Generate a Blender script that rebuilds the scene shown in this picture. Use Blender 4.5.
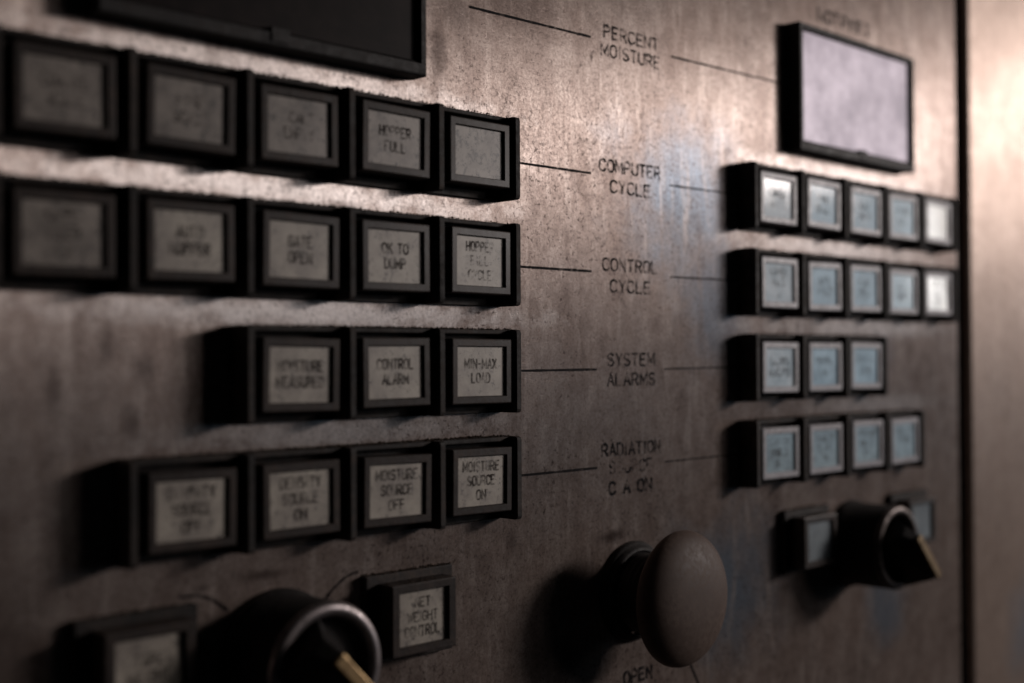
import bpy, bmesh, math, random
from mathutils import Vector, Matrix
random.seed(7)
S = 0.0254                 # all layout figures below are inches on the panel
ZB = 52.0                  # height of the panel's datum above the floor, inches
scn = bpy.context.scene
for o in list(bpy.data.objects):
    bpy.data.objects.remove(o)
COL = scn.collection

# ------------------------------------------------------------------ camera
FPX, YAW, PIT, ROL = 1280.0, 0.78216, 0.01421, -0.00508
D = 0.27                   # how far the barriers stand off the panel
CAM = Vector((-3.58202, -8.53535 - D, -2.28553))
fw = Vector((math.sin(YAW)*math.cos(PIT), math.cos(YAW)*math.cos(PIT), math.sin(PIT)))
rt = Vector((math.cos(YAW), -math.sin(YAW), 0))
up = rt.cross(fw)
r2 = rt*math.cos(ROL) + up*math.sin(ROL)
u2 = -rt*math.sin(ROL) + up*math.cos(ROL)
cd = bpy.data.cameras.new('camera')
cam = bpy.data.objects.new('camera', cd)
COL.objects.link(cam)
M = Matrix((r2, u2, -fw)).transposed().to_4x4()
M.translation = Vector((CAM.x, CAM.y, CAM.z + ZB))*S
cam.matrix_world = M
cd.sensor_width = 36
cd.lens = FPX/1024*36
cd.clip_start = 0.01
cd.clip_end = 50
cd.dof.use_dof = True
cd.dof.focus_distance = 12.35*S
cd.dof.aperture_fstop = 6.6
cd.dof.aperture_blades = 7
scn.camera = cam

# ------------------------------------------------------------------ world and lamps
w = bpy.data.worlds.new('World')
scn.world = w
w.use_nodes = True
bg = w.node_tree.nodes['Background']
bg.inputs[0].default_value = (0.75, 0.85, 1.0, 1)
bg.inputs[1].default_value = 0.002

def area(name, target, direction, dist, sx, sy, radiance, col):
    L = bpy.data.lights.new(name, 'AREA')
    L.shape = 'RECTANGLE'
    L.size, L.size_y = sx, sy
    L.energy = radiance*sx*sy*math.pi
    L.color = col
    o = bpy.data.objects.new(name, L)
    COL.objects.link(o)
    d = Vector(direction).normalized()
    t = Vector((target[0], target[1], target[2] + ZB))*S
    o.location = t + d*dist
    o.rotation_euler = d.to_track_quat('Z', 'Y').to_euler()
    return o
# the doorway and windows to the right of the panel, plus one added fill
area('key_window', (7, 0, -1), (1.48, -1, 0.35), 1.15, 0.22, 0.11, 84.0, (1.0, 0.895, 0.85))
area('sky_window', (10, 0, -1.5), (1.58, -1, 0.06), 2.4, 0.55, 0.6, 0.9, (0.45, 0.72, 1.0))
area('doorway', (13.4, 0, -0.88), (1.935, -1, 0.165), 2.4, 0.09, 0.30, 8.0, (1.0, 0.97, 0.93))
area('left_strip_fill', (2, 0, 0), (1.08, -1, 0.135), 2.2, 0.55, 0.10, 14.5, (1.0, 0.92, 0.90))  # unseen lamp added to brighten the panel's upper left strips

scn.render.engine = 'CYCLES'
scn.view_settings.view_transform = 'Standard'
scn.view_settings.look = 'None'
scn.view_settings.exposure = 0.1
scn.view_settings.gamma = 1.0
scn.view_settings.use_curve_mapping = False

# ------------------------------------------------------------------ materials
def mat(name):
    m = bpy.data.materials.new(name)
    m.use_nodes = True
    nt = m.node_tree
    return m, nt, nt.nodes['Principled BSDF']

def node(nt, kind, **kw):
    n = nt.nodes.new(kind)
    for k, v in kw.items():
        if k.startswith('i_'):
            n.inputs[k[2:].replace('_', ' ')].default_value = v
        else:
            setattr(n, k, v)
    return n

def coords(nt, scale=(1, 1, 1), obj=True, jitter=False):
    tc = node(nt, 'ShaderNodeTexCoord')
    mp = node(nt, 'ShaderNodeMapping')
    mp.inputs['Scale'].default_value = [s/S for s in scale]
    nt.links.new(tc.outputs['Object'], mp.inputs['Vector'])
    if jitter:
        oi = node(nt, 'ShaderNodeObjectInfo')
        mu = node(nt, 'ShaderNodeMath', operation='MULTIPLY')
        mu.inputs[1].default_value = 90
        nt.links.new(oi.outputs['Random'], mu.inputs[0])
        nt.links.new(mu.outputs[0], mp.inputs['Location'])
    return mp.outputs[0]

def noise(nt, vec, scale, detail=4, rough=0.6, lo=0.4, hi=0.6, a=0.0, b=1.0, dist=0.0):
    n = node(nt, 'ShaderNodeTexNoise')
    n.inputs['Scale'].default_value = scale
    n.inputs['Detail'].default_value = detail
    n.inputs['Roughness'].default_value = rough
    n.inputs['Distortion'].default_value = dist
    nt.links.new(vec, n.inputs['Vector'])
    r = node(nt, 'ShaderNodeMapRange')
    r.inputs[1].default_value = lo
    r.inputs[2].default_value = hi
    r.inputs[3].default_value = a
    r.inputs[4].default_value = b
    nt.links.new(n.outputs['Fac'], r.inputs[0])
    return r.outputs[0]

def mixc(nt, fac, a, b):
    m = node(nt, 'ShaderNodeMix', data_type='RGBA')
    if isinstance(fac, float):
        m.inputs[0].default_value = fac
    else:
        nt.links.new(fac, m.inputs[0])
    for v, i in ((a, 6), (b, 7)):
        if isinstance(v, tuple):
            m.inputs[i].default_value = (*v, 1)
        else:
            nt.links.new(v, m.inputs[i])
    return m.outputs[2]

def mul(nt, a, b, op='MULTIPLY'):
    m = node(nt, 'ShaderNodeMath', operation=op)
    for i, v in enumerate((a, b)):
        if isinstance(v, (int, float)):
            m.inputs[i].default_value = v
        else:
            nt.links.new(v, m.inputs[i])
    return m.outputs[0]

def bump(nt, bsdf, h, strength, dist):
    b = node(nt, 'ShaderNodeBump')
    b.inputs['Strength'].default_value = strength
    b.inputs['Distance'].default_value = dist*S
    nt.links.new(h, b.inputs['Height'])
    nt.links.new(b.outputs[0], bsdf.inputs['Normal'])

def blotch_mask(nt, spots, v, soft_noise):
    """soft-edged blotches (x, z, rx, rz, strength) broken up by noise"""
    out = None
    for x, z, rx, rz, k in spots:
        tc = node(nt, 'ShaderNodeTexCoord')
        mp = node(nt, 'ShaderNodeMapping', vector_type='TEXTURE')
        mp.inputs['Location'].default_value = (x*S, 0, z*S)
        mp.inputs['Scale'].default_value = (rx*S, S*99, rz*S)
        nt.links.new(tc.outputs['Object'], mp.inputs['Vector'])
        ln = node(nt, 'ShaderNodeVectorMath', operation='LENGTH')
        nt.links.new(mp.outputs[0], ln.inputs[0])
        ad = mul(nt, ln.outputs['Value'], mul(nt, soft_noise, 0.6), 'ADD')
        r = node(nt, 'ShaderNodeMapRange', interpolation_type='SMOOTHSTEP')
        r.inputs[1].default_value = 0.35
        r.inputs[2].default_value = 1.35
        r.inputs[3].default_value = k
        r.inputs[4].default_value = 0
        nt.links.new(ad, r.inputs[0])
        out = r.outputs[0] if out is None else mul(nt, out, r.outputs[0], 'MAXIMUM')
    return out

def panel_material(name, clean, dirt, speck, warm, stains=(), blue=(), glint_spots=(), rough=0.43, aniso=1.0, metal=0.68):
    m, nt, p = mat(name)
    v = coords(nt)
    vs = coords(nt, (1, 1, 0.16))            # runs down the plate
    streak = noise(nt, vs, 2.4, 8, 0.72, 0.36, 0.68)
    fine = noise(nt, vs, 18, 5, 0.65, 0.36, 0.68)
    cloud = noise(nt, v, 0.8, 7, 0.68, 0.36, 0.66)
    mott = noise(nt, v, 4.5, 6, 0.75, 0.38, 0.68)
    grain = noise(nt, v, 30, 5, 0.9, 0.44, 0.64)
    pit = noise(nt, v, 17, 5, 0.8, 0.55, 0.61)
    spot = noise(nt, v, 2.6, 8, 0.85, 0.57, 0.68)
    c = mixc(nt, mul(nt, streak, 0.6), clean, dirt)
    c = mixc(nt, mul(nt, cloud, 0.5), c, warm)
    c = mixc(nt, mul(nt, fine, 0.22), c, dirt)
    c = mixc(nt, mul(nt, mott, 0.65), c, dirt)
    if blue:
        c = mixc(nt, blotch_mask(nt, blue, v, cloud), c, (0.26, 0.315, 0.385))
    pale = noise(nt, vs, 5.5, 5, 0.6, 0.54, 0.72)
    c = mixc(nt, mul(nt, pale, 0.6), c, tuple(min(.9, q*1.25) for q in clean))
    run = noise(nt, coords(nt, (1, 1, 0.07)), 4.0, 6, 0.7, 0.55, 0.72)
    c = mixc(nt, mul(nt, run, 0.6), c, dirt)
    if glint_spots:
        c = mixc(nt, blotch_mask(nt, glint_spots, v, mott), c, (0.88, 0.81, 0.78))
    c = mixc(nt, mul(nt, grain, 0.50), c, speck)
    patch = noise(nt, coords(nt, (1, 1, 0.55)), 0.9, 5, 0.7, 0.42, 0.62)
    c = mixc(nt, mul(nt, pit, mul(nt, mul(nt, patch, 0.6), 0.4, 'ADD')), c, speck)
    c = mixc(nt, mul(nt, mul(nt, patch, mott), 0.35), c, speck)
    c = mixc(nt, mul(nt, spot, 0.75), c, speck)
    if stains:
        st = blotch_mask(nt, stains, v, noise(nt, v, 7, 7, 0.8, 0.35, 0.68))
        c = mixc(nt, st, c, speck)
    nt.links.new(c, p.inputs['Base Color'])
    p.inputs['Metallic'].default_value = metal
    p.inputs['Anisotropic'].default_value = aniso          # brushed up and down: glare spreads sideways
    tg = node(nt, 'ShaderNodeCombineXYZ')
    tg.inputs[0].default_value = 1
    nt.links.new(tg.outputs[0], p.inputs['Tangent'])
    r = mul(nt, mul(nt, grain, 0.05), mul(nt, cloud, 0.06), 'ADD')
    r = mul(nt, r, rough, 'ADD')
    nt.links.new(r, p.inputs['Roughness'])
    h = mul(nt, mul(nt, grain, 0.5), mul(nt, pit, -0.8), 'ADD')
    bump(nt, p, h, 0.12, 0.004)
    return m

STAINS = [(5.3, 1.15, .7, .35, .35), (15.4, -1.2, .3, .5, .3), (15.6, 0.2, .25, .8, .25), (2.0, -4.9, .8, .6, .5), (0.2, -4.4, .5, .8, .5), (5.6, -5.3, .6, .4, .4),
          (4.22, 0.55, .16, .45, .75), (4.45, 0.95, .30, .25, .4), (0.95, -2.15, .10, .22, .6), (1.25, -2.35, .12, .16, .6), (0.55, -2.5, .09, .25, .5),
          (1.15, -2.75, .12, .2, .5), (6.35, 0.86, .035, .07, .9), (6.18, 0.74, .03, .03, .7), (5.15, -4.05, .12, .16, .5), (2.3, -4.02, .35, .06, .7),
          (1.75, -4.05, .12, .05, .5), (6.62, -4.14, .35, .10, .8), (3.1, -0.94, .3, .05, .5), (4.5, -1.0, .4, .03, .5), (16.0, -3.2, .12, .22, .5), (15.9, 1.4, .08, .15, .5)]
BLUE = [(7.8, -0.55, 1.7, 1.1, 1.0), (8.4, -1.5, .8, 1.3, .75), (8.7, -5.0, 1.5, 1.2, .95), (12.3, -5.6, .7, .8, .8), (12.3, -2.2, .4, .5, .3)]  # bluish blotches mixed into the plate colour
GAP_GLINTS = [(g + x, z, rx, .17, k) for g, ks in ((0, 1), (8.9, .9)) for x, z, rx, k in  # bright glints in the gaps between rows, painted into the metal colour
          ((2.4, .10, 3.0, .75*ks), (2.4, -.88, 3.0, .9*ks), (2.9, -1.89, 2.9, 1.0*ks), (3.2, -2.90, 2.2, .65*ks))]
PANEL = panel_material('brushed_panel', (0.66, 0.565, 0.515), (0.27, 0.20, 0.172), (0.06, 0.038, 0.032), (0.45, 0.33, 0.28), STAINS, BLUE, GAP_GLINTS)
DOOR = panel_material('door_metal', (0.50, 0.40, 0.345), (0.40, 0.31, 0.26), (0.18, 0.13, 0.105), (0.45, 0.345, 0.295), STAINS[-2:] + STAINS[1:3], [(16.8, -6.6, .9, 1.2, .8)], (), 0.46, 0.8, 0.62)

def plastic(name, base, dust, amount, rough, spec=0.4, relief=0.3):
    m, nt, p = mat(name)
    v = coords(nt, jitter=True)
    a = noise(nt, v, 16, 5, 0.7, 0.38, 0.70)
    b = noise(nt, v, 3.0, 4, 0.6, 0.35, 0.65)
    f = mul(nt, mul(nt, a, b), amount)
    nt.links.new(mixc(nt, f, base, dust), p.inputs['Base Color'])
    nt.links.new(mul(nt, mul(nt, a, 0.2), rough, 'ADD'), p.inputs['Roughness'])
    p.inputs['Specular IOR Level'].default_value = spec
    bump(nt, p, a, relief, 0.008)
    return m
HOUSING = plastic('black_housing', (0.010, 0.0085, 0.008), (0.12, 0.09, 0.075), 0.5, 0.6, 0.2)
FRAME = plastic('lens_frame', (0.020, 0.0155, 0.014), (0.10, 0.070, 0.056), 0.5, 0.55, 0.14)
fp = FRAME.node_tree.nodes['Principled BSDF']
fp.inputs['Coat Weight'].default_value = 0.25
fp.inputs['Coat Roughness'].default_value = 0.25
FRAME_SKYLIT = plastic('skylit_frame', (0.30, 0.29, 0.31), (0.12, 0.10, 0.095), 0.8, 0.35)  # far bank frames: reflected light put into a paler base colour
BLACK = plastic('black_bezel', (0.010, 0.009, 0.009), (0.05, 0.039, 0.033), 0.4, 0.55, 0.2)
RUBBER = plastic('mushroom_cap', (0.075, 0.052, 0.043), (0.16, 0.12, 0.097), 0.6, 0.55, 0.2, 0.05)
GRIT = plastic('grit', (0.06, 0.045, 0.035), (0.14, 0.105, 0.08), 0.8, 0.9, 0.1)

def paper(name, base, stain, fleck, coat, grime, cr=0.05, spec=0.3):
    m, nt, p = mat(name)
    v = coords(nt, jitter=True)
    a = noise(nt, v, 3.2, 5, 0.65, 0.36, 0.68)
    s = noise(nt, v, 12, 6, 0.8, 0.56, 0.62)
    k = noise(nt, v, 4.5, 7, 0.8, 0.56, 0.64, dist=2.2)
    c = mixc(nt, mul(nt, a, 0.95), base, stain)
    c = mixc(nt, mul(nt, s, grime), c, fleck)
    c = mixc(nt, mul(nt, k, grime*0.8), c, fleck)
    nt.links.new(c, p.inputs['Base Color'])
    p.inputs['Roughness'].default_value = 0.5
    p.inputs['Specular IOR Level'].default_value = spec
    p.inputs['Coat Weight'].default_value = coat
    nt.links.new(mul(nt, mul(nt, a, 0.10), cr, 'ADD'), p.inputs['Coat Roughness'])
    bump(nt, p, a, 0.05, 0.02)
    return m
PAPER = paper('legend_paper', (0.36, 0.325, 0.275), (0.18, 0.155, 0.135), (0.06, 0.05, 0.045), 0.25, 0.75, 0.35)
PAPER_WORN = paper('legend_paper_grimy', (0.235, 0.205, 0.178), (0.085, 0.07, 0.06), (0.03, 0.025, 0.022), 0.25, 1.0, 0.35)
PAPER_SKYLIT = paper('legend_paper_skylit', (0.39, 0.545, 0.64), (0.18, 0.28, 0.35), (0.13, 0.13, 0.14), 0.4, 0.5, 0.06, 0.15)  # far bank: reflected sky blue put into the paper colour
PAPER_SKYLIT_DIM = paper('legend_paper_skylit_dim', (0.19, 0.225, 0.245), (0.10, 0.12, 0.135), (0.06, 0.06, 0.065), 0.3, 0.5, 0.1, 0.15)  # far buttons: dimmer reflected sky tint in the paper colour
PAPER_SKYLIT_DULL = paper('legend_paper_skylit_dull', (0.28, 0.38, 0.43), (0.14, 0.195, 0.225), (0.1, 0.1, 0.1), 0.4, 0.5, 0.06, 0.15)  # far bottom row: weaker reflected sky in the paper colour
PAPER_CRACKED = paper('legend_paper_cracked', (0.26, 0.23, 0.20), (0.10, 0.084, 0.075), (0.02, 0.016, 0.014), 0.25, 1.0, 0.35)
for q in PAPER_CRACKED.node_tree.nodes:
    if q.type == 'MAP_RANGE' and q.inputs[1].default_value > 0.5:
        q.inputs[1].default_value -= 0.045
        q.inputs[2].default_value -= 0.04
PAPER_GLARE_WHITE = paper('legend_paper_glare_white', (0.84, 0.82, 0.78), (0.62, 0.62, 0.61), (0.3, 0.28, 0.27), 1.0, 0.2)  # far fifth column: white reflected glare put into the paper colour
PAPER_GLARE = paper('legend_paper_glare', (0.50, 0.57, 0.61), (0.27, 0.36, 0.41), (0.2, 0.19, 0.19), 0.4, 0.45, 0.05, 0.15)  # far first column: paler window reflection put into the paper colour

def ink(name, col, lo, hi, rough=0.6, scale=9, jit=False):
    m, nt, p = mat(name)
    p.inputs['Base Color'].default_value = (*col, 1)
    p.inputs['Roughness'].default_value = rough
    p.inputs['Specular IOR Level'].default_value = 0.03
    v = coords(nt, jitter=jit)
    n = noise(nt, v, scale, 4, 0.7, lo, hi)
    nt.links.new(n, p.inputs['Alpha'])
    return m
INK = ink('printed_ink', (0.010, 0.008, 0.009), 0.36, 0.60)
INK_LINE = ink('line_ink', (0.008, 0.007, 0.008), 0.22, 0.50)
INK_WORN = ink('worn_ink', (0.008, 0.007, 0.008), 0.38, 0.56)
INK_FADED = ink('faded_ink', (0.008, 0.007, 0.008), 0.48, 0.62, scale=7)
LEGEND = ink('legend_ink', (0.05, 0.042, 0.038), 0.30, 0.66, jit=True)
LEGEND_PALE = ink('faded_legend_ink', (0.07, 0.06, 0.055), 0.42, 0.70, jit=True)

m, nt, p = mat('dark_screen')
v = coords(nt)
a = noise(nt, v, 5, 6, 0.7, 0.4, 0.75)
nt.links.new(mixc(nt, mul(nt, a, 0.6), (0.006, 0.004, 0.004), (0.022, 0.015, 0.014)), p.inputs['Base Color'])
p.inputs['Roughness'].default_value = 0.5
p.inputs['Specular IOR Level'].default_value = 0.06
SCREEN_DARK = m
m, nt, p = mat('pale_screen')
v = coords(nt)
a = noise(nt, v, 1.3, 6, 0.72, 0.38, 0.66)
b = noise(nt, v, 20, 3, 0.7, 0.45, 0.65)
c = mixc(nt, a, (0.47, 0.41, 0.52), (0.22, 0.195, 0.265))
nt.links.new(mixc(nt, mul(nt, b, 0.18), c, (0.2, 0.17, 0.18)), p.inputs['Base Color'])
nt.links.new(mul(nt, mul(nt, a, 0.08), 0.42, 'ADD'), p.inputs['Roughness'])
p.inputs['Specular IOR Level'].default_value = 0.5
p.inputs['Specular Tint'].default_value = (0.90, 0.82, 1.0, 1)
SCREEN_PALE = m

def metal(name, col, rough, dirt):
    m, nt, p = mat(name)
    v = coords(nt)
    a = noise(nt, v, 8, 5, 0.7, 0.42, 0.68)
    nt.links.new(mixc(nt, mul(nt, a, 0.7), col, dirt), p.inputs['Base Color'])
    p.inputs['Metallic'].default_value = 0.9
    nt.links.new(mul(nt, mul(nt, a, 0.25), rough, 'ADD'), p.inputs['Roughness'])
    return m
CHROME = metal('worn_chrome', (0.27, 0.24, 0.24), 0.36, (0.03, 0.024, 0.022))
RING_DARK = metal('dark_ring', (0.10, 0.085, 0.08), 0.42, (0.02, 0.016, 0.014))  # darker metal for the far selector's ring
BRASS_DARK = metal('dark_brass', (0.20, 0.145, 0.085), 0.45, (0.05, 0.035, 0.022))  # darker brass for the far selector's pointer
BRASS = metal('brass', (0.36, 0.25, 0.13), 0.40, (0.10, 0.065, 0.035))
DARK, nt, p = mat('cabinet_inside')
p.inputs['Base Color'].default_value = (0.006, 0.005, 0.005, 1)
p.inputs['Roughness'].default_value = 0.9

# ------------------------------------------------------------------ mesh helpers (inches in, metres out)
def finish(bm, name, material, smooth=False):
    bmesh.ops.recalc_face_normals(bm, faces=bm.faces)
    for v in bm.verts:
        v.co *= S
    me = bpy.data.meshes.new(name)
    bm.to_mesh(me)
    bm.free()
    me.materials.append(material)
    if smooth:
        for q in me.polygons:
            q.use_smooth = True
    return me

def box(bm, x0, x1, y0, y1, z0, z1, bev=0.0, seg=2):
    g = bmesh.ops.create_cube(bm, size=1)
    for v in g['verts']:
        v.co = Vector((x0 + (v.co.x+.5)*(x1-x0), y0 + (v.co.y+.5)*(y1-y0), z0 + (v.co.z+.5)*(z1-z0)))
    if bev:
        es = list({e for v in g['verts'] for e in v.link_edges})
        bmesh.ops.bevel(bm, geom=es, offset=bev, segments=seg, affect='EDGES', profile=0.5)

def ring_loop(bm, w, h, y, cx=0, cz=0):
    return [bm.verts.new((cx + sx*w/2, y, cz + sz*h/2)) for sx, sz in ((-1, -1), (1, -1), (1, 1), (-1, 1))]

def frame(bm, loops, cap=False):
    """nested rectangular loops (w, h, y) skinned in order"""
    L = [ring_loop(bm, *l) for l in loops]
    for a, b in zip(L, L[1:]):
        for i in range(4):
            bm.faces.new((a[i], a[(i+1) % 4], b[(i+1) % 4], b[i]))
    if cap:
        bm.faces.new(L[-1])

def lathe(bm, prof, n=64, cx=0, cz=0):
    """profile of (radius, y); axis along y"""
    rows = []
    for r, y in prof:
        if r < 1e-6:
            rows.append([bm.verts.new((cx, y, cz))])
        else:
            rows.append([bm.verts.new((cx + r*math.cos(2*math.pi*i/n), y, cz + r*math.sin(2*math.pi*i/n))) for i in range(n)])
    for a, b in zip(rows, rows[1:]):
        for i in range(n):
            j = (i+1) % n
            if len(a) == 1 and len(b) == 1:
                continue
            if len(a) == 1:
                bm.faces.new((a[0], b[i], b[j]))
            elif len(b) == 1:
                bm.faces.new((a[i], a[j], b[0]))
            else:
                bm.faces.new((a[i], a[j], b[j], b[i]))

def obj(name, me, parent=None, loc=None):
    o = bpy.data.objects.new(name, me)
    COL.objects.link(o)
    if parent:
        o.parent = parent
    if loc:
        o.location = Vector(loc)*S
    return o

def tag(o, label, cat, group=None):
    o['label'] = label
    o['category'] = cat
    if group:
        o['group'] = group
    return o

def thing(name, label, cat, x, z, group=None):
    o = bpy.data.objects.new(name, None)
    o.empty_display_size = 0.01
    COL.objects.link(o)
    o.location = Vector((x, 0, z + ZB))*S
    return tag(o, label, cat, group)

def arc(cx, cz, rx, rz, a0, a1, n=7):
    return [(cx + rx*math.cos(math.radians(a0+(a1-a0)*i/n)), cz + rz*math.sin(math.radians(a0+(a1-a0)*i/n))) for i in range(n+1)]
GL = {   # engraved single-stroke capitals on a 0.6 x 1 cell
    'A': [[(0, 0), (.3, 1), (.6, 0)], [(.11, .34), (.49, .34)]],
    'C': [arc(.3, .68, .3, .32, 20, 180) + arc(.3, .32, .3, .32, 180, 340)],
    'D': [[(0, 0), (0, 1), (.25, 1)] + arc(.25, .65, .33, .35, 90, 0) + arc(.25, .35, .33, .35, 0, -90) + [(0, 0)]],
    'E': [[(.52, 1), (0, 1), (0, 0), (.52, 0)], [(0, .52), (.42, .52)]],
    'F': [[(.52, 1), (0, 1), (0, 0)], [(0, .52), (.42, .52)]],
    'G': [arc(.3, .68, .3, .32, 20, 180) + arc(.3, .32, .3, .32, 180, 360) + [(.6, .46), (.34, .46)]],
    'H': [[(0, 0), (0, 1)], [(.58, 0), (.58, 1)], [(0, .5), (.58, .5)]],
    'I': [[(.1, 0), (.1, 1)]],
    'K': [[(0, 0), (0, 1)], [(.56, 1), (0, .42)], [(.2, .60), (.58, 0)]],
    'L': [[(0, 1), (0, 0), (.5, 0)]],
    'M': [[(0, 0), (0, 1), (.34, .25), (.68, 1), (.68, 0)]],
    'N': [[(0, 0), (0, 1), (.56, 0), (.56, 1)]],
    'O': [arc(.3, .68, .3, .32, 0, 180) + arc(.3, .32, .3, .32, 180, 360) + [(.6, .68)]],
    'P': [[(0, 0), (0, 1), (.3, 1)] + arc(.3, .74, .25, .26, 90, -90) + [(0, .48)]],
    'R': [[(0, 0), (0, 1), (.3, 1)] + arc(.3, .74, .25, .26, 90, -90) + [(0, .48)], [(.28, .48), (.57, 0)]],
    'S': [arc(.28, .75, .27, .25, 25, 270) + arc(.28, .25, .28, .25, 90, -155)],
    'T': [[(0, 1), (.56, 1)], [(.28, 1), (.28, 0)]],
    'U': [[(0, 1), (0, .3)] + arc(.29, .3, .29, .3, 180, 360) + [(.58, 1)]],
    'W': [[(0, 1), (.19, 0), (.38, .8), (.57, 0), (.76, 1)]],
    'X': [[(0, 0), (.56, 1)], [(0, 1), (.56, 0)]],
    'Y': [[(0, 1), (.29, .5), (.58, 1)], [(.29, .5), (.29, 0)]],
    '-': [[(.05, .5), (.4, .5)]],
}
ADV = {'I': .2, 'M': .68, 'W': .76, '-': .45, ' ': .35}
def text_mesh(s, material, height, width=None, xs=0.8, thick=0.0):
    """flat print, facing -y, centred on its own origin"""
    wd = 0.19 + thick*4
    tot = sum(ADV.get(c, .58) for c in s) + .24*(len(s)-1)
    k = height
    kx = width/tot if width else k*xs
    bm = bmesh.new()
    x = -tot/2
    lift = 0
    for c in s:
        for st in GL.get(c, []):
            P = [Vector(((x+px)*kx, 0, (pz-.5)*k)) for px, pz in st]
            h = wd*k/2
            n = len(P)
            rows = []
            lift += 1
            for i, q in enumerate(P):
                a = (q-P[i-1]).normalized() if i else None
                b = (P[i+1]-q).normalized() if i < n-1 else None
                if a is None: a = b; q = q - b*h*.5
                if b is None: b = a; q = q + a*h*.5
                t = a + b
                t = t.normalized() if t.length > 1e-4 else a
                nn = Vector((-t.z, 0, t.x))
                na = Vector((-a.z, 0, a.x))
                m = h/max(.45, nn.dot(na))
                dy = Vector((0, -0.00012*lift, 0))
                rows.append((bm.verts.new(q+nn*m+dy), bm.verts.new(q-nn*m+dy)))
            for a, b in zip(rows, rows[1:]):
                bm.faces.new((a[0], b[0], b[1], a[1]))
        x += ADV.get(c, .58) + .24
    return finish(bm, 'print', material)

# ------------------------------------------------------------------ the panel itself
panel = tag(thing('control_panel', '', '', 0, 0),
            'worn brushed metal control panel plate printed with row titles, left of the black gap', 'panel')
XR = 14.50
bm = bmesh.new()
box(bm, -9, XR, 0, 0.12, -13, 9, 0.03)
obj('faceplate', finish(bm, 'faceplate', PANEL), panel)
bm = bmesh.new()
box(bm, -8.8, 14.44, 0.13, 1.6, -12.8, 8.8)
obj('panel_backing', finish(bm, 'panel_backing', DARK), panel)

door = tag(thing('cabinet_door', '', '', 0, 0), 'plain beige metal cabinet door right of the black gap, out of focus', 'cabinet door')
bm = bmesh.new()
box(bm, 14.90, 36, -0.02, 0.12, -13, 9, 0.03)
obj('door_skin', finish(bm, 'door_skin', DOOR), door)
bm = bmesh.new()
box(bm, 14.96, 35.8, 0.13, 1.6, -12.8, 8.8)
obj('door_backing', finish(bm, 'door_backing', DARK), door)
bm = bmesh.new()
box(bm, 14.0, 16.0, 1.62, 1.9, -13, 9)
post = obj('door_post', finish(bm, 'door_post', DARK))
post.location = (0, 0, ZB*S)
post['kind'] = 'structure'

PRINT_Y = -0.004
def line(x0, z0, x1, z1, wd=0.022, material=INK_LINE, name='leader_line', parent=panel):
    d = Vector((x1-x0, 0, z1-z0))
    L = d.length
    d.normalize()
    q = Vector((-d.z, 0, d.x))*wd/2
    n = max(2, int(L/0.12))
    bm = bmesh.new()
    rows = []
    for i in range(n+1):
        c = Vector((x0, 0, z0)) + d*L*i/n
        j = 1 + random.uniform(-.18, .18)
        rows.append((bm.verts.new(c+q*j), bm.verts.new(c-q*j)))
    for a, b in zip(rows, rows[1:]):
        bm.faces.new((a[0], b[0], b[1], a[1]))
    return obj(name, finish(bm, name, material), parent, (0, PRINT_Y, 0))

def curve_line(pts, wd=0.03, material=INK, name='leader_line', parent=panel):
    bm = bmesh.new()
    rows = []
    P = [Vector((x, 0, z)) for x, z in pts]
    for i, c in enumerate(P):
        t = (P[min(i+1, len(P)-1)] - P[max(i-1, 0)]).normalized()
        q = Vector((-t.z, 0, t.x))*wd/2
        rows.append((bm.verts.new(c+q), bm.verts.new(c-q)))
    for a, b in zip(rows, rows[1:]):
        bm.faces.new((a[0], b[0], b[1], a[1]))
    return obj(name, finish(bm, name, material), parent, (0, PRINT_Y, 0))

def title(s, x, z, width, h=0.125, material=INK, thick=0.0):
    me = text_mesh(s, material, h, width, thick=thick)
    return obj('title_text', me, panel, (x, PRINT_Y, z))

title('PERCENT', 7.00, 1.16, 0.90)
title('MOISTURE', 6.99, 0.965, 0.97)
title('COMPUTER', 6.97, -0.25, 1.00, material=INK_WORN)
title('CYCLE', 6.97, -0.465, 0.66, material=INK_WORN)
title('CONTROL', 6.96, -1.29, 0.90)
title('CYCLE', 6.96, -1.515, 0.66)
title('SYSTEM', 6.965, -2.29, 0.77)
title('ALARMS', 6.965, -2.50, 0.78)
title('RADIATION', 6.96, -3.235, 0.96, material=INK_WORN)
title('SOURCE', 6.95, -3.425, 0.70, material=INK_FADED)
title('C A ON', 6.94, -3.64, 0.70, material=INK_WORN, thick=0.015)
title('NOTPNET', 11.36, 2.12, 1.30, 0.15, material=INK, thick=0.02)
title('OPEN', 7.04, -5.66, 0.46, material=INK_WORN, thick=0.02)
line(4.62, 1.045, 6.34, 1.06, 0.026)
line(7.68, 1.075, 9.86, 1.10)
for i, z in enumerate((-0.362, -1.378, -2.395, -3.415)):
    line(4.95, z, 6.33 + (i > 1)*0.07, z + 0.004, 0.024)
    line(7.64 - (i > 1)*0.12, z, 9.0, z + 0.01, 0.018, INK_LINE)
curve_line([(2.92 + 0.36*t, -4.30 + 0.19*math.sin(math.pi/2*t)) for t in [i/10 for i in range(11)]])
curve_line([(1.98 - 0.42*t, -4.26 + 0.16*math.sin(math.pi/2*min(1, t*1.3))) for t in [i/10 for i in range(11)]])
line(7.93, -5.66, 8.14, -6.02, 0.03)

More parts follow.
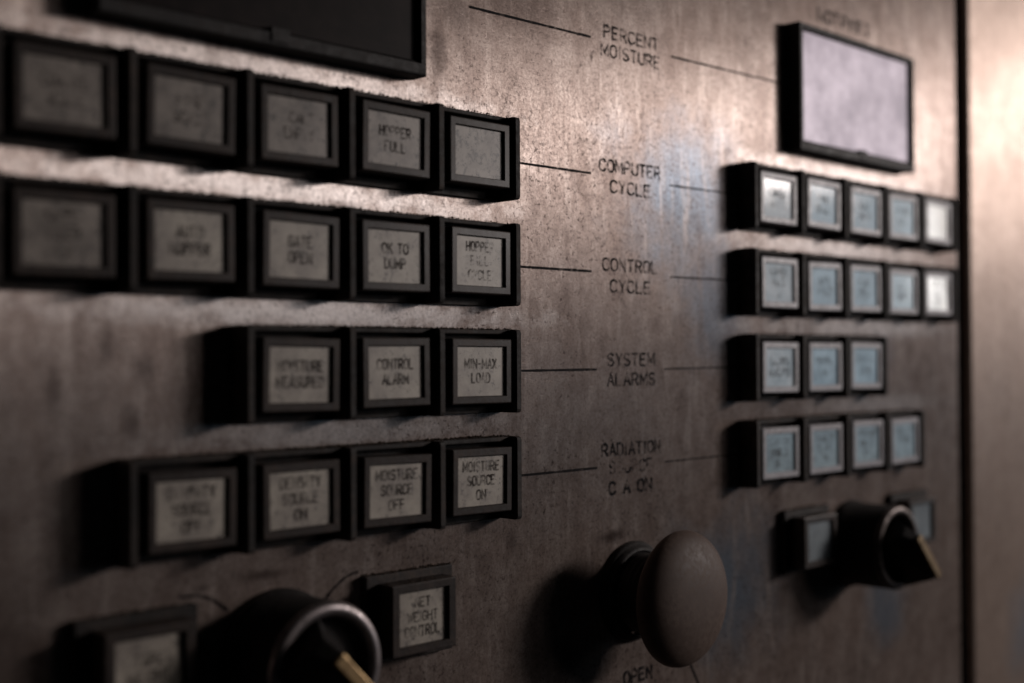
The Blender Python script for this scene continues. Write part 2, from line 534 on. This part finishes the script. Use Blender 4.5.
# ------------------------------------------------------------------ indicator lights
RP, CH, CZ = 1.0095, 0.785, 0.375
def m_base():
    bm = bmesh.new()
    box(bm, -.499, .499, -0.05, 0.02, -CH/2, CH/2, 0.008)
    for sgn in (1,):
        z0, z1 = sorted((sgn*(CH/2-.003), sgn*(CH/2-.045)))
        box(bm, -.44, .494, -0.17, -0.03, z0, z1, 0.010)
    return finish(bm, 'base', HOUSING)
def m_barrier():
    bm = bmesh.new()
    pr = [(0.0, CH/2), (-D+0.035, CH/2), (-D+0.008, CH/2-0.01), (-D, CH/2-0.035), (-D, -CH/2+0.035), (-D+0.008, -CH/2+0.01), (-D+0.035, -CH/2), (0.0, -CH/2)]
    L = [bm.verts.new((-.027, y, z)) for y, z in pr]
    R = [bm.verts.new((.027, y, z)) for y, z in pr]
    bm.faces.new(L); bm.faces.new(R)
    for i in range(len(pr)):
        j = (i+1) % len(pr)
        bm.faces.new((L[i], L[j], R[j], R[i]))
    return finish(bm, 'barrier', HOUSING)
LF = -D + 0.018             # lens front
def m_lens(material, w_=.755, h_=.60, ow=.615, oh=.455, front=LF, back=-0.045, rec=0.030):
    bm = bmesh.new()
    b = 0.012
    frame(bm, [(w_, h_, back), (w_, h_, front+b), (w_-.35*b*2, h_-.35*b*2, front+.3*b), (w_-2*b, h_-2*b, front), (ow+.012, oh+.012, front), (ow, oh, front+.008), (ow-.004, oh-.004, front+rec)])
    return finish(bm, 'lens_frame', material)
def m_plate(material, w_=.66, h_=.49, y=LF+0.026):
    bm = bmesh.new()
    box(bm, -w_/2, w_/2, y, y+0.02, -h_/2, h_/2)
    return finish(bm, 'legend_plate', material)
ME_BASE, ME_BAR, ME_LENS = m_base(), m_barrier(), m_lens(FRAME)
ME_LENS_SKYLIT = m_lens(FRAME_SKYLIT)
ME_PLATE = {k: m_plate(v) for k, v in (('paper', PAPER), ('worn', PAPER_WORN), ('blue', PAPER_SKYLIT), ('white', PAPER_GLARE_WHITE), ('pale', PAPER_GLARE), ('dull', PAPER_SKYLIT_DULL), ('cracked', PAPER_CRACKED))}
TXT = {}
LX = 0.022               # lens sits centred between its two barriers
def legend(parent, lines, y, material, hh=0.085, pitch=0.13, maxw=0.46):
    n = len(lines)
    for i, s in enumerate(lines):
        if not s:
            continue
        key = (s, material.name)
        if key not in TXT:
            TXT[key] = text_mesh(s, material, hh, min(maxw, 0.057*len(s)))
        obj('legend_text', TXT[key], parent, (0, y, ((n-1)/2 - i)*pitch + 0.005))

def indicator(x, z, lines, label, group, style='paper', ink_m=LEGEND, last=False):
    t = thing('indicator_light', label, 'indicator', x, z, group)
    obj('base', ME_BASE, t)
    obj('barrier', ME_BAR, t, (-.4725, 0, 0))
    if last:
        obj('barrier', ME_BAR, t, (.492, 0, 0))
    tilt = math.radians(random.uniform(-.9, .9))
    lo = (LX + random.uniform(-.008, .008), random.uniform(-.008, .008), random.uniform(-.008, .008))
    lf = obj('lens_frame', ME_LENS if x < 6 else ME_LENS_SKYLIT, t, lo)
    lf.rotation_euler = (0, tilt, random.uniform(-.008, .008))
    pl = obj('legend_plate', ME_PLATE[style], t, lo)
    pl.rotation_euler = lf.rotation_euler
    legend(pl, lines, LF+0.0225, ink_m)
    return t

ROWS = [
    [(0, ['COARSE', 'SCALE'], 'worn', LEGEND_PALE), (1, ['FINE', 'SCALE'], 'worn', LEGEND_PALE), (2, ['SCALE', 'EMPTY'], 'worn', LEGEND_PALE),
     (3, ['HOPPER', 'FULL'], 'worn', LEGEND), (4, [], 'cracked', LEGEND)],
    [(0, ['HOPPER', 'FEED', 'ON'], 'worn', LEGEND_PALE), (1, ['AUTO', 'HOPPER'], 'paper', LEGEND), (2, ['GATE', 'OPEN'], 'paper', LEGEND),
     (3, ['OK TO', 'DUMP'], 'paper', LEGEND), (4, ['HOPPER', 'FILL', 'CYCLE'], 'paper', LEGEND_PALE)],
    [(2, ['MOISTURE', 'MEASURED'], 'paper', LEGEND), (3, ['CONTROL', 'ALARM'], 'paper', LEGEND), (4, ['MIN-MAX', 'LOAD'], 'paper', LEGEND)],
    [(1, ['DENSITY', 'SOURCE', 'OFF'], 'paper', LEGEND), (2, ['DENSITY', 'SOURCE', 'ON'], 'paper', LEGEND),
     (3, ['MOISTURE', 'SOURCE', 'OFF'], 'paper', LEGEND), (4, ['MOISTURE', 'SOURCE', 'ON'], 'paper', LEGEND)],
]
ROWN = ['top', 'second', 'third', 'bottom']
ORD = ['first', 'second', 'third', 'fourth', 'fifth']
KX = 8.9046
SHOWN = {(0, 3), (1, 2), (1, 3), (1, 4), (2, 2), (2, 3), (2, 4), (3, 3), (3, 4)}
for ri, row in enumerate(ROWS):
    for n, (k, lines, st, im) in enumerate(row):
        z = -RP*ri - CZ
        last = n == len(row)-1
        if (ri, k) in SHOWN:
            lab = 'black framed grey indicator reading %s in the near left bank, %s row' % (' '.join(lines), ROWN[ri])
        elif (ri, k) == (0, 4):
            lab = 'blank dirt-flecked grey indicator at right end of near left bank, top row'
        else:
            lab = 'blurred grey indicator, %s from left in the %s row of the near left bank' % (ORD[n], ROWN[ri])
        indicator(k + .5, z, lines, lab, 'indicator lights of the near left bank', st, im, last)
for ri, row in enumerate(ROWS):
    for n in range(len(row)):
        z = -RP*ri - CZ
        lab = 'small ' + ('white' if n == 4 else 'pale blue') + ' indicator, %s from left in the %s row of the far right bank' % (ORD[n], ROWN[ri])
        indicator(KX + n + .5, z, row[n][1], lab, 'indicator lights of the far right bank', 'white' if n == 4 else ('pale' if n == 0 and ri < 3 else 'dull' if ri == 3 else 'blue'), LEGEND_PALE, n == len(row)-1)

# ------------------------------------------------------------------ square push buttons
ME_PB_BASE = None
def push_button(x, z, lines, label, style):
    global ME_PB_BASE
    if ME_PB_BASE is None:
        bm = bmesh.new()
        box(bm, -.5, .5, -0.085, 0.02, -.385, .385, 0.012)
        a = finish(bm, 'base', HOUSING)
        b = m_lens(FRAME, .74, .62, .565, .47, -D-0.01, -0.08, 0.04)
        bm = bmesh.new()
        ME_PB_BASE = (a, b)
    t = thing('push_button', label, 'push button', x, z, 'square push buttons in the bottom row')
    obj('base', ME_PB_BASE[0], t)
    obj('lens_frame', ME_PB_BASE[1], t)
    pl = obj('legend_plate', m_plate(PAPER if style == 'paper' else PAPER_SKYLIT_DIM, .58, .485, -D+0.026), t)
    legend(pl, lines, -D+0.024, LEGEND, 0.08, 0.125, 0.42)
ZP = -4.535
push_button(3.80, ZP, ['NET', 'WEIGHT', 'CONTROL'], 'square push button reading NET WEIGHT CONTROL, right of the near chrome selector', 'paper')
push_button(1.16, ZP, ['TARE', 'WEIGHT'], 'blurred square push button at the bottom left corner, left of the near selector', 'paper')
push_button(KX + 1.34, ZP, [], 'pale square push button partly shaded by the far selector, on its left', 'blue')
push_button(KX + 3.94, ZP, [], 'pale square push button mostly hidden behind the far selector, on its right', 'blue')

# ------------------------------------------------------------------ display windows
def display(x0, x1, z0, z1, screen, label, notch):
    cx, cz, w_, h_ = (x0+x1)/2, (z0+z1)/2, x1-x0, z1-z0
    t = thing('display_window', label, 'display', cx, cz, 'display windows above the banks')
    bm = bmesh.new()
    f = -0.20
    frame(bm, [(w_, h_, 0.02), (w_, h_, f+0.02), (w_-.015, h_-.015, f+.005), (w_-.04, h_-.04, f), (w_-.13, h_-.17, f, 0, .02), (w_-.16, h_-.23, f+0.05, 0, .025), (w_-.165, h_-.235, f+0.10, 0, .025)])
    fr = obj('bezel', finish(bm, 'bezel', BLACK), t)
    bm = bmesh.new()
    box(bm, -w_/2+.06, w_/2-.06, f+0.052, f+0.09, -h_/2+.08, h_/2-.08)
    obj('screen', finish(bm, 'screen', screen), t)
    bm = bmesh.new()
    box(bm, -.09, .09, f-0.012, f+0.06, -h_/2+.03, -h_/2+.155, 0.01)
    obj('latch', finish(bm, 'latch', BLACK), t, (notch, 0, 0))
display(0.78, 3.92, 0.245, 1.80, SCREEN_DARK, 'large dark display window in a black bezel, cut off by the top edge', 0.0)
display(9.98, 12.86, 0.275, 1.86, SCREEN_PALE, 'pale lilac display window in a black bezel above the far right bank', 0.05)

# ------------------------------------------------------------------ selector switches
def selector(x, z, label, ring_m):
    t = thing('selector_switch', label, 'selector switch', x, z, 'selector switches in the bottom row')
    bm = bmesh.new()
    lathe(bm, [(.56, 0.02), (.56, -0.05), (.55, -0.08), (.53, -0.09), (.53, -0.65), (.50, -0.68)])
    obj('barrel', finish(bm, 'barrel', BLACK, True), t)
    bm = bmesh.new()
    pr = []
    for i in range(13):
        a = 2*math.pi*i/12
        pr.append((.475 + .06*math.cos(a), -.67 + .05*math.sin(a)))
    lathe(bm, pr)
    obj('ring', finish(bm, 'ring', ring_m, True), t)
    bm = bmesh.new()
    lathe(bm, [(.47, -.67), (.44, -.615), (.30, -.60), (0, -.60)])
    obj('dial_face', finish(bm, 'dial_face', BLACK, True), t)
    # handle: a tapered bar across the dial, pointing down to the right
    bm = bmesh.new()
    secs = [(-.36, .13, -.90), (-.20, .115, -1.06), (.36, .095, -1.06), (.52, .085, -1.02)]
    L = []
    for s, hw, yf in secs:
        L.append([bm.verts.new((s, -.59, -hw*3.0)), bm.verts.new((s, yf, -hw*.55)), bm.verts.new((s, yf, hw*.55)), bm.verts.new((s, -.59, hw*2.2))])
    for a, b in zip(L, L[1:]):
        for i in range(4):
            j = (i+1) % 4
            bm.faces.new((a[i], a[j], b[j], b[i]))
    bm.faces.new(L[0]); bm.faces.new(L[-1])
    bmesh.ops.bevel(bm, geom=list(bm.edges), offset=0.012, segments=2, affect='EDGES')
    h = obj('handle', finish(bm, 'handle', BLACK), t)
    h.rotation_euler = (0, math.radians(46), 0)
    bm = bmesh.new()
    box(bm, -.26, .50, -1.085, -1.05, -.055, .055, 0.012)
    obj('pointer_strip', finish(bm, 'pointer_strip', BRASS if ring_m is CHROME else BRASS_DARK), h)
selector(2.44, -4.70, 'large blurred selector switch with chrome ring and brass pointer, beside NET WEIGHT CONTROL', CHROME)
selector(KX + 2.47, -4.70, 'small dark selector switch with brass edged handle below the far right bank', RING_DARK)

# ------------------------------------------------------------------ mushroom push button
t = thing('mushroom_button', 'round brown mushroom head push button below the printed RADIATION title', 'push button', 6.95, -4.75)
bm = bmesh.new()
lathe(bm, [(.53, 0.02), (.53, -.04), (.51, -.07), (.48, -.08), (.48, -.12), (.44, -.13)])
obj('collar', finish(bm, 'collar', BLACK, True), t)
bm = bmesh.new()
pr = [(.42, 0.0)]
for i in range(5):
    y = -.12 - i*.075
    pr += [(.42, y), (.40, y-.02), (.40, y-.045), (.42, y-.065)]
lathe(bm, pr)
obj('stem', finish(bm, 'stem', BLACK, True), t)
bm = bmesh.new()
pr = [(.30, -.50), (.50, -.52), (.60, -.55)]
for i in range(19):
    a = math.radians(-35 + 125*i/18)
    pr.append((.70*math.cos(a)**0.85 if a < math.pi/2-1e-4 else 0, -.66 - .26*math.sin(a)*(1 if a > 0 else .6)))
pr[-1] = (0, pr[-1][1])
lathe(bm, pr, 80)
obj('cap', finish(bm, 'cap', RUBBER, True), t)

# ------------------------------------------------------------------ grit lying along the upper ledges
bm = bmesh.new()
def grain_at(x, y, z, r):
    vs = []
    for d in ((1, 0, 0), (-1, 0, 0), (0, 1, 0), (0, -1, 0), (0, 0, 1), (0, 0, -.6)):
        vs.append(bm.verts.new((x + d[0]*r*random.uniform(.6, 1.4), y + d[1]*r*random.uniform(.6, 1.4), z + d[2]*r*random.uniform(.5, 1.2))))
    for a in (0, 1):
        for b in (2, 3):
            for c in (4, 5):
                bm.faces.new((vs[a], vs[b], vs[c]))
def ledge(x0, x1, z, n, y0=-0.05, y1=0.0, rmax=0.016):
    for _ in range(n):
        x = x0 + (x1-x0)*random.random()
        if random.random() < 0.5:
            x = x0 + (x1-x0)*(0.5 + 0.48*math.sin(x*9.0 + z*5)*random.random())
        r = 0.004 + (rmax-0.004)*random.random()**2.5
        grain_at(x, random.uniform(y0, y1), z + r*0.4, r)
for g in (0, KX):
    for ri, row in enumerate(ROWS):
        k0 = row[0][0] if g == 0 else 0
        k1 = k0 + len(row)
        ledge(g + k0, g + k1, -RP*ri - CZ + CH/2, 300*len(row), -0.17, 0.0, 0.015)
    for c in (1.16 if g == 0 else 1.34, 3.80 if g == 0 else 3.94):
        ledge(g + c - .5, g + c + .5, ZP + .385, 160, -0.085, 0)
        ledge(g + c - .36, g + c + .36, ZP + .31, 90, -0.27, -.09, 0.011)
ledge(0.85, 3.8, 1.78, 100)
me = finish(bm, 'grit', GRIT)
gr = obj('grit', me)
gr.location = (0, 0, ZB*S)
gr['label'] = 'dark gritty dirt lying along the upper ledges of the indicators'
gr['category'] = 'dirt'
gr['kind'] = 'stuff'
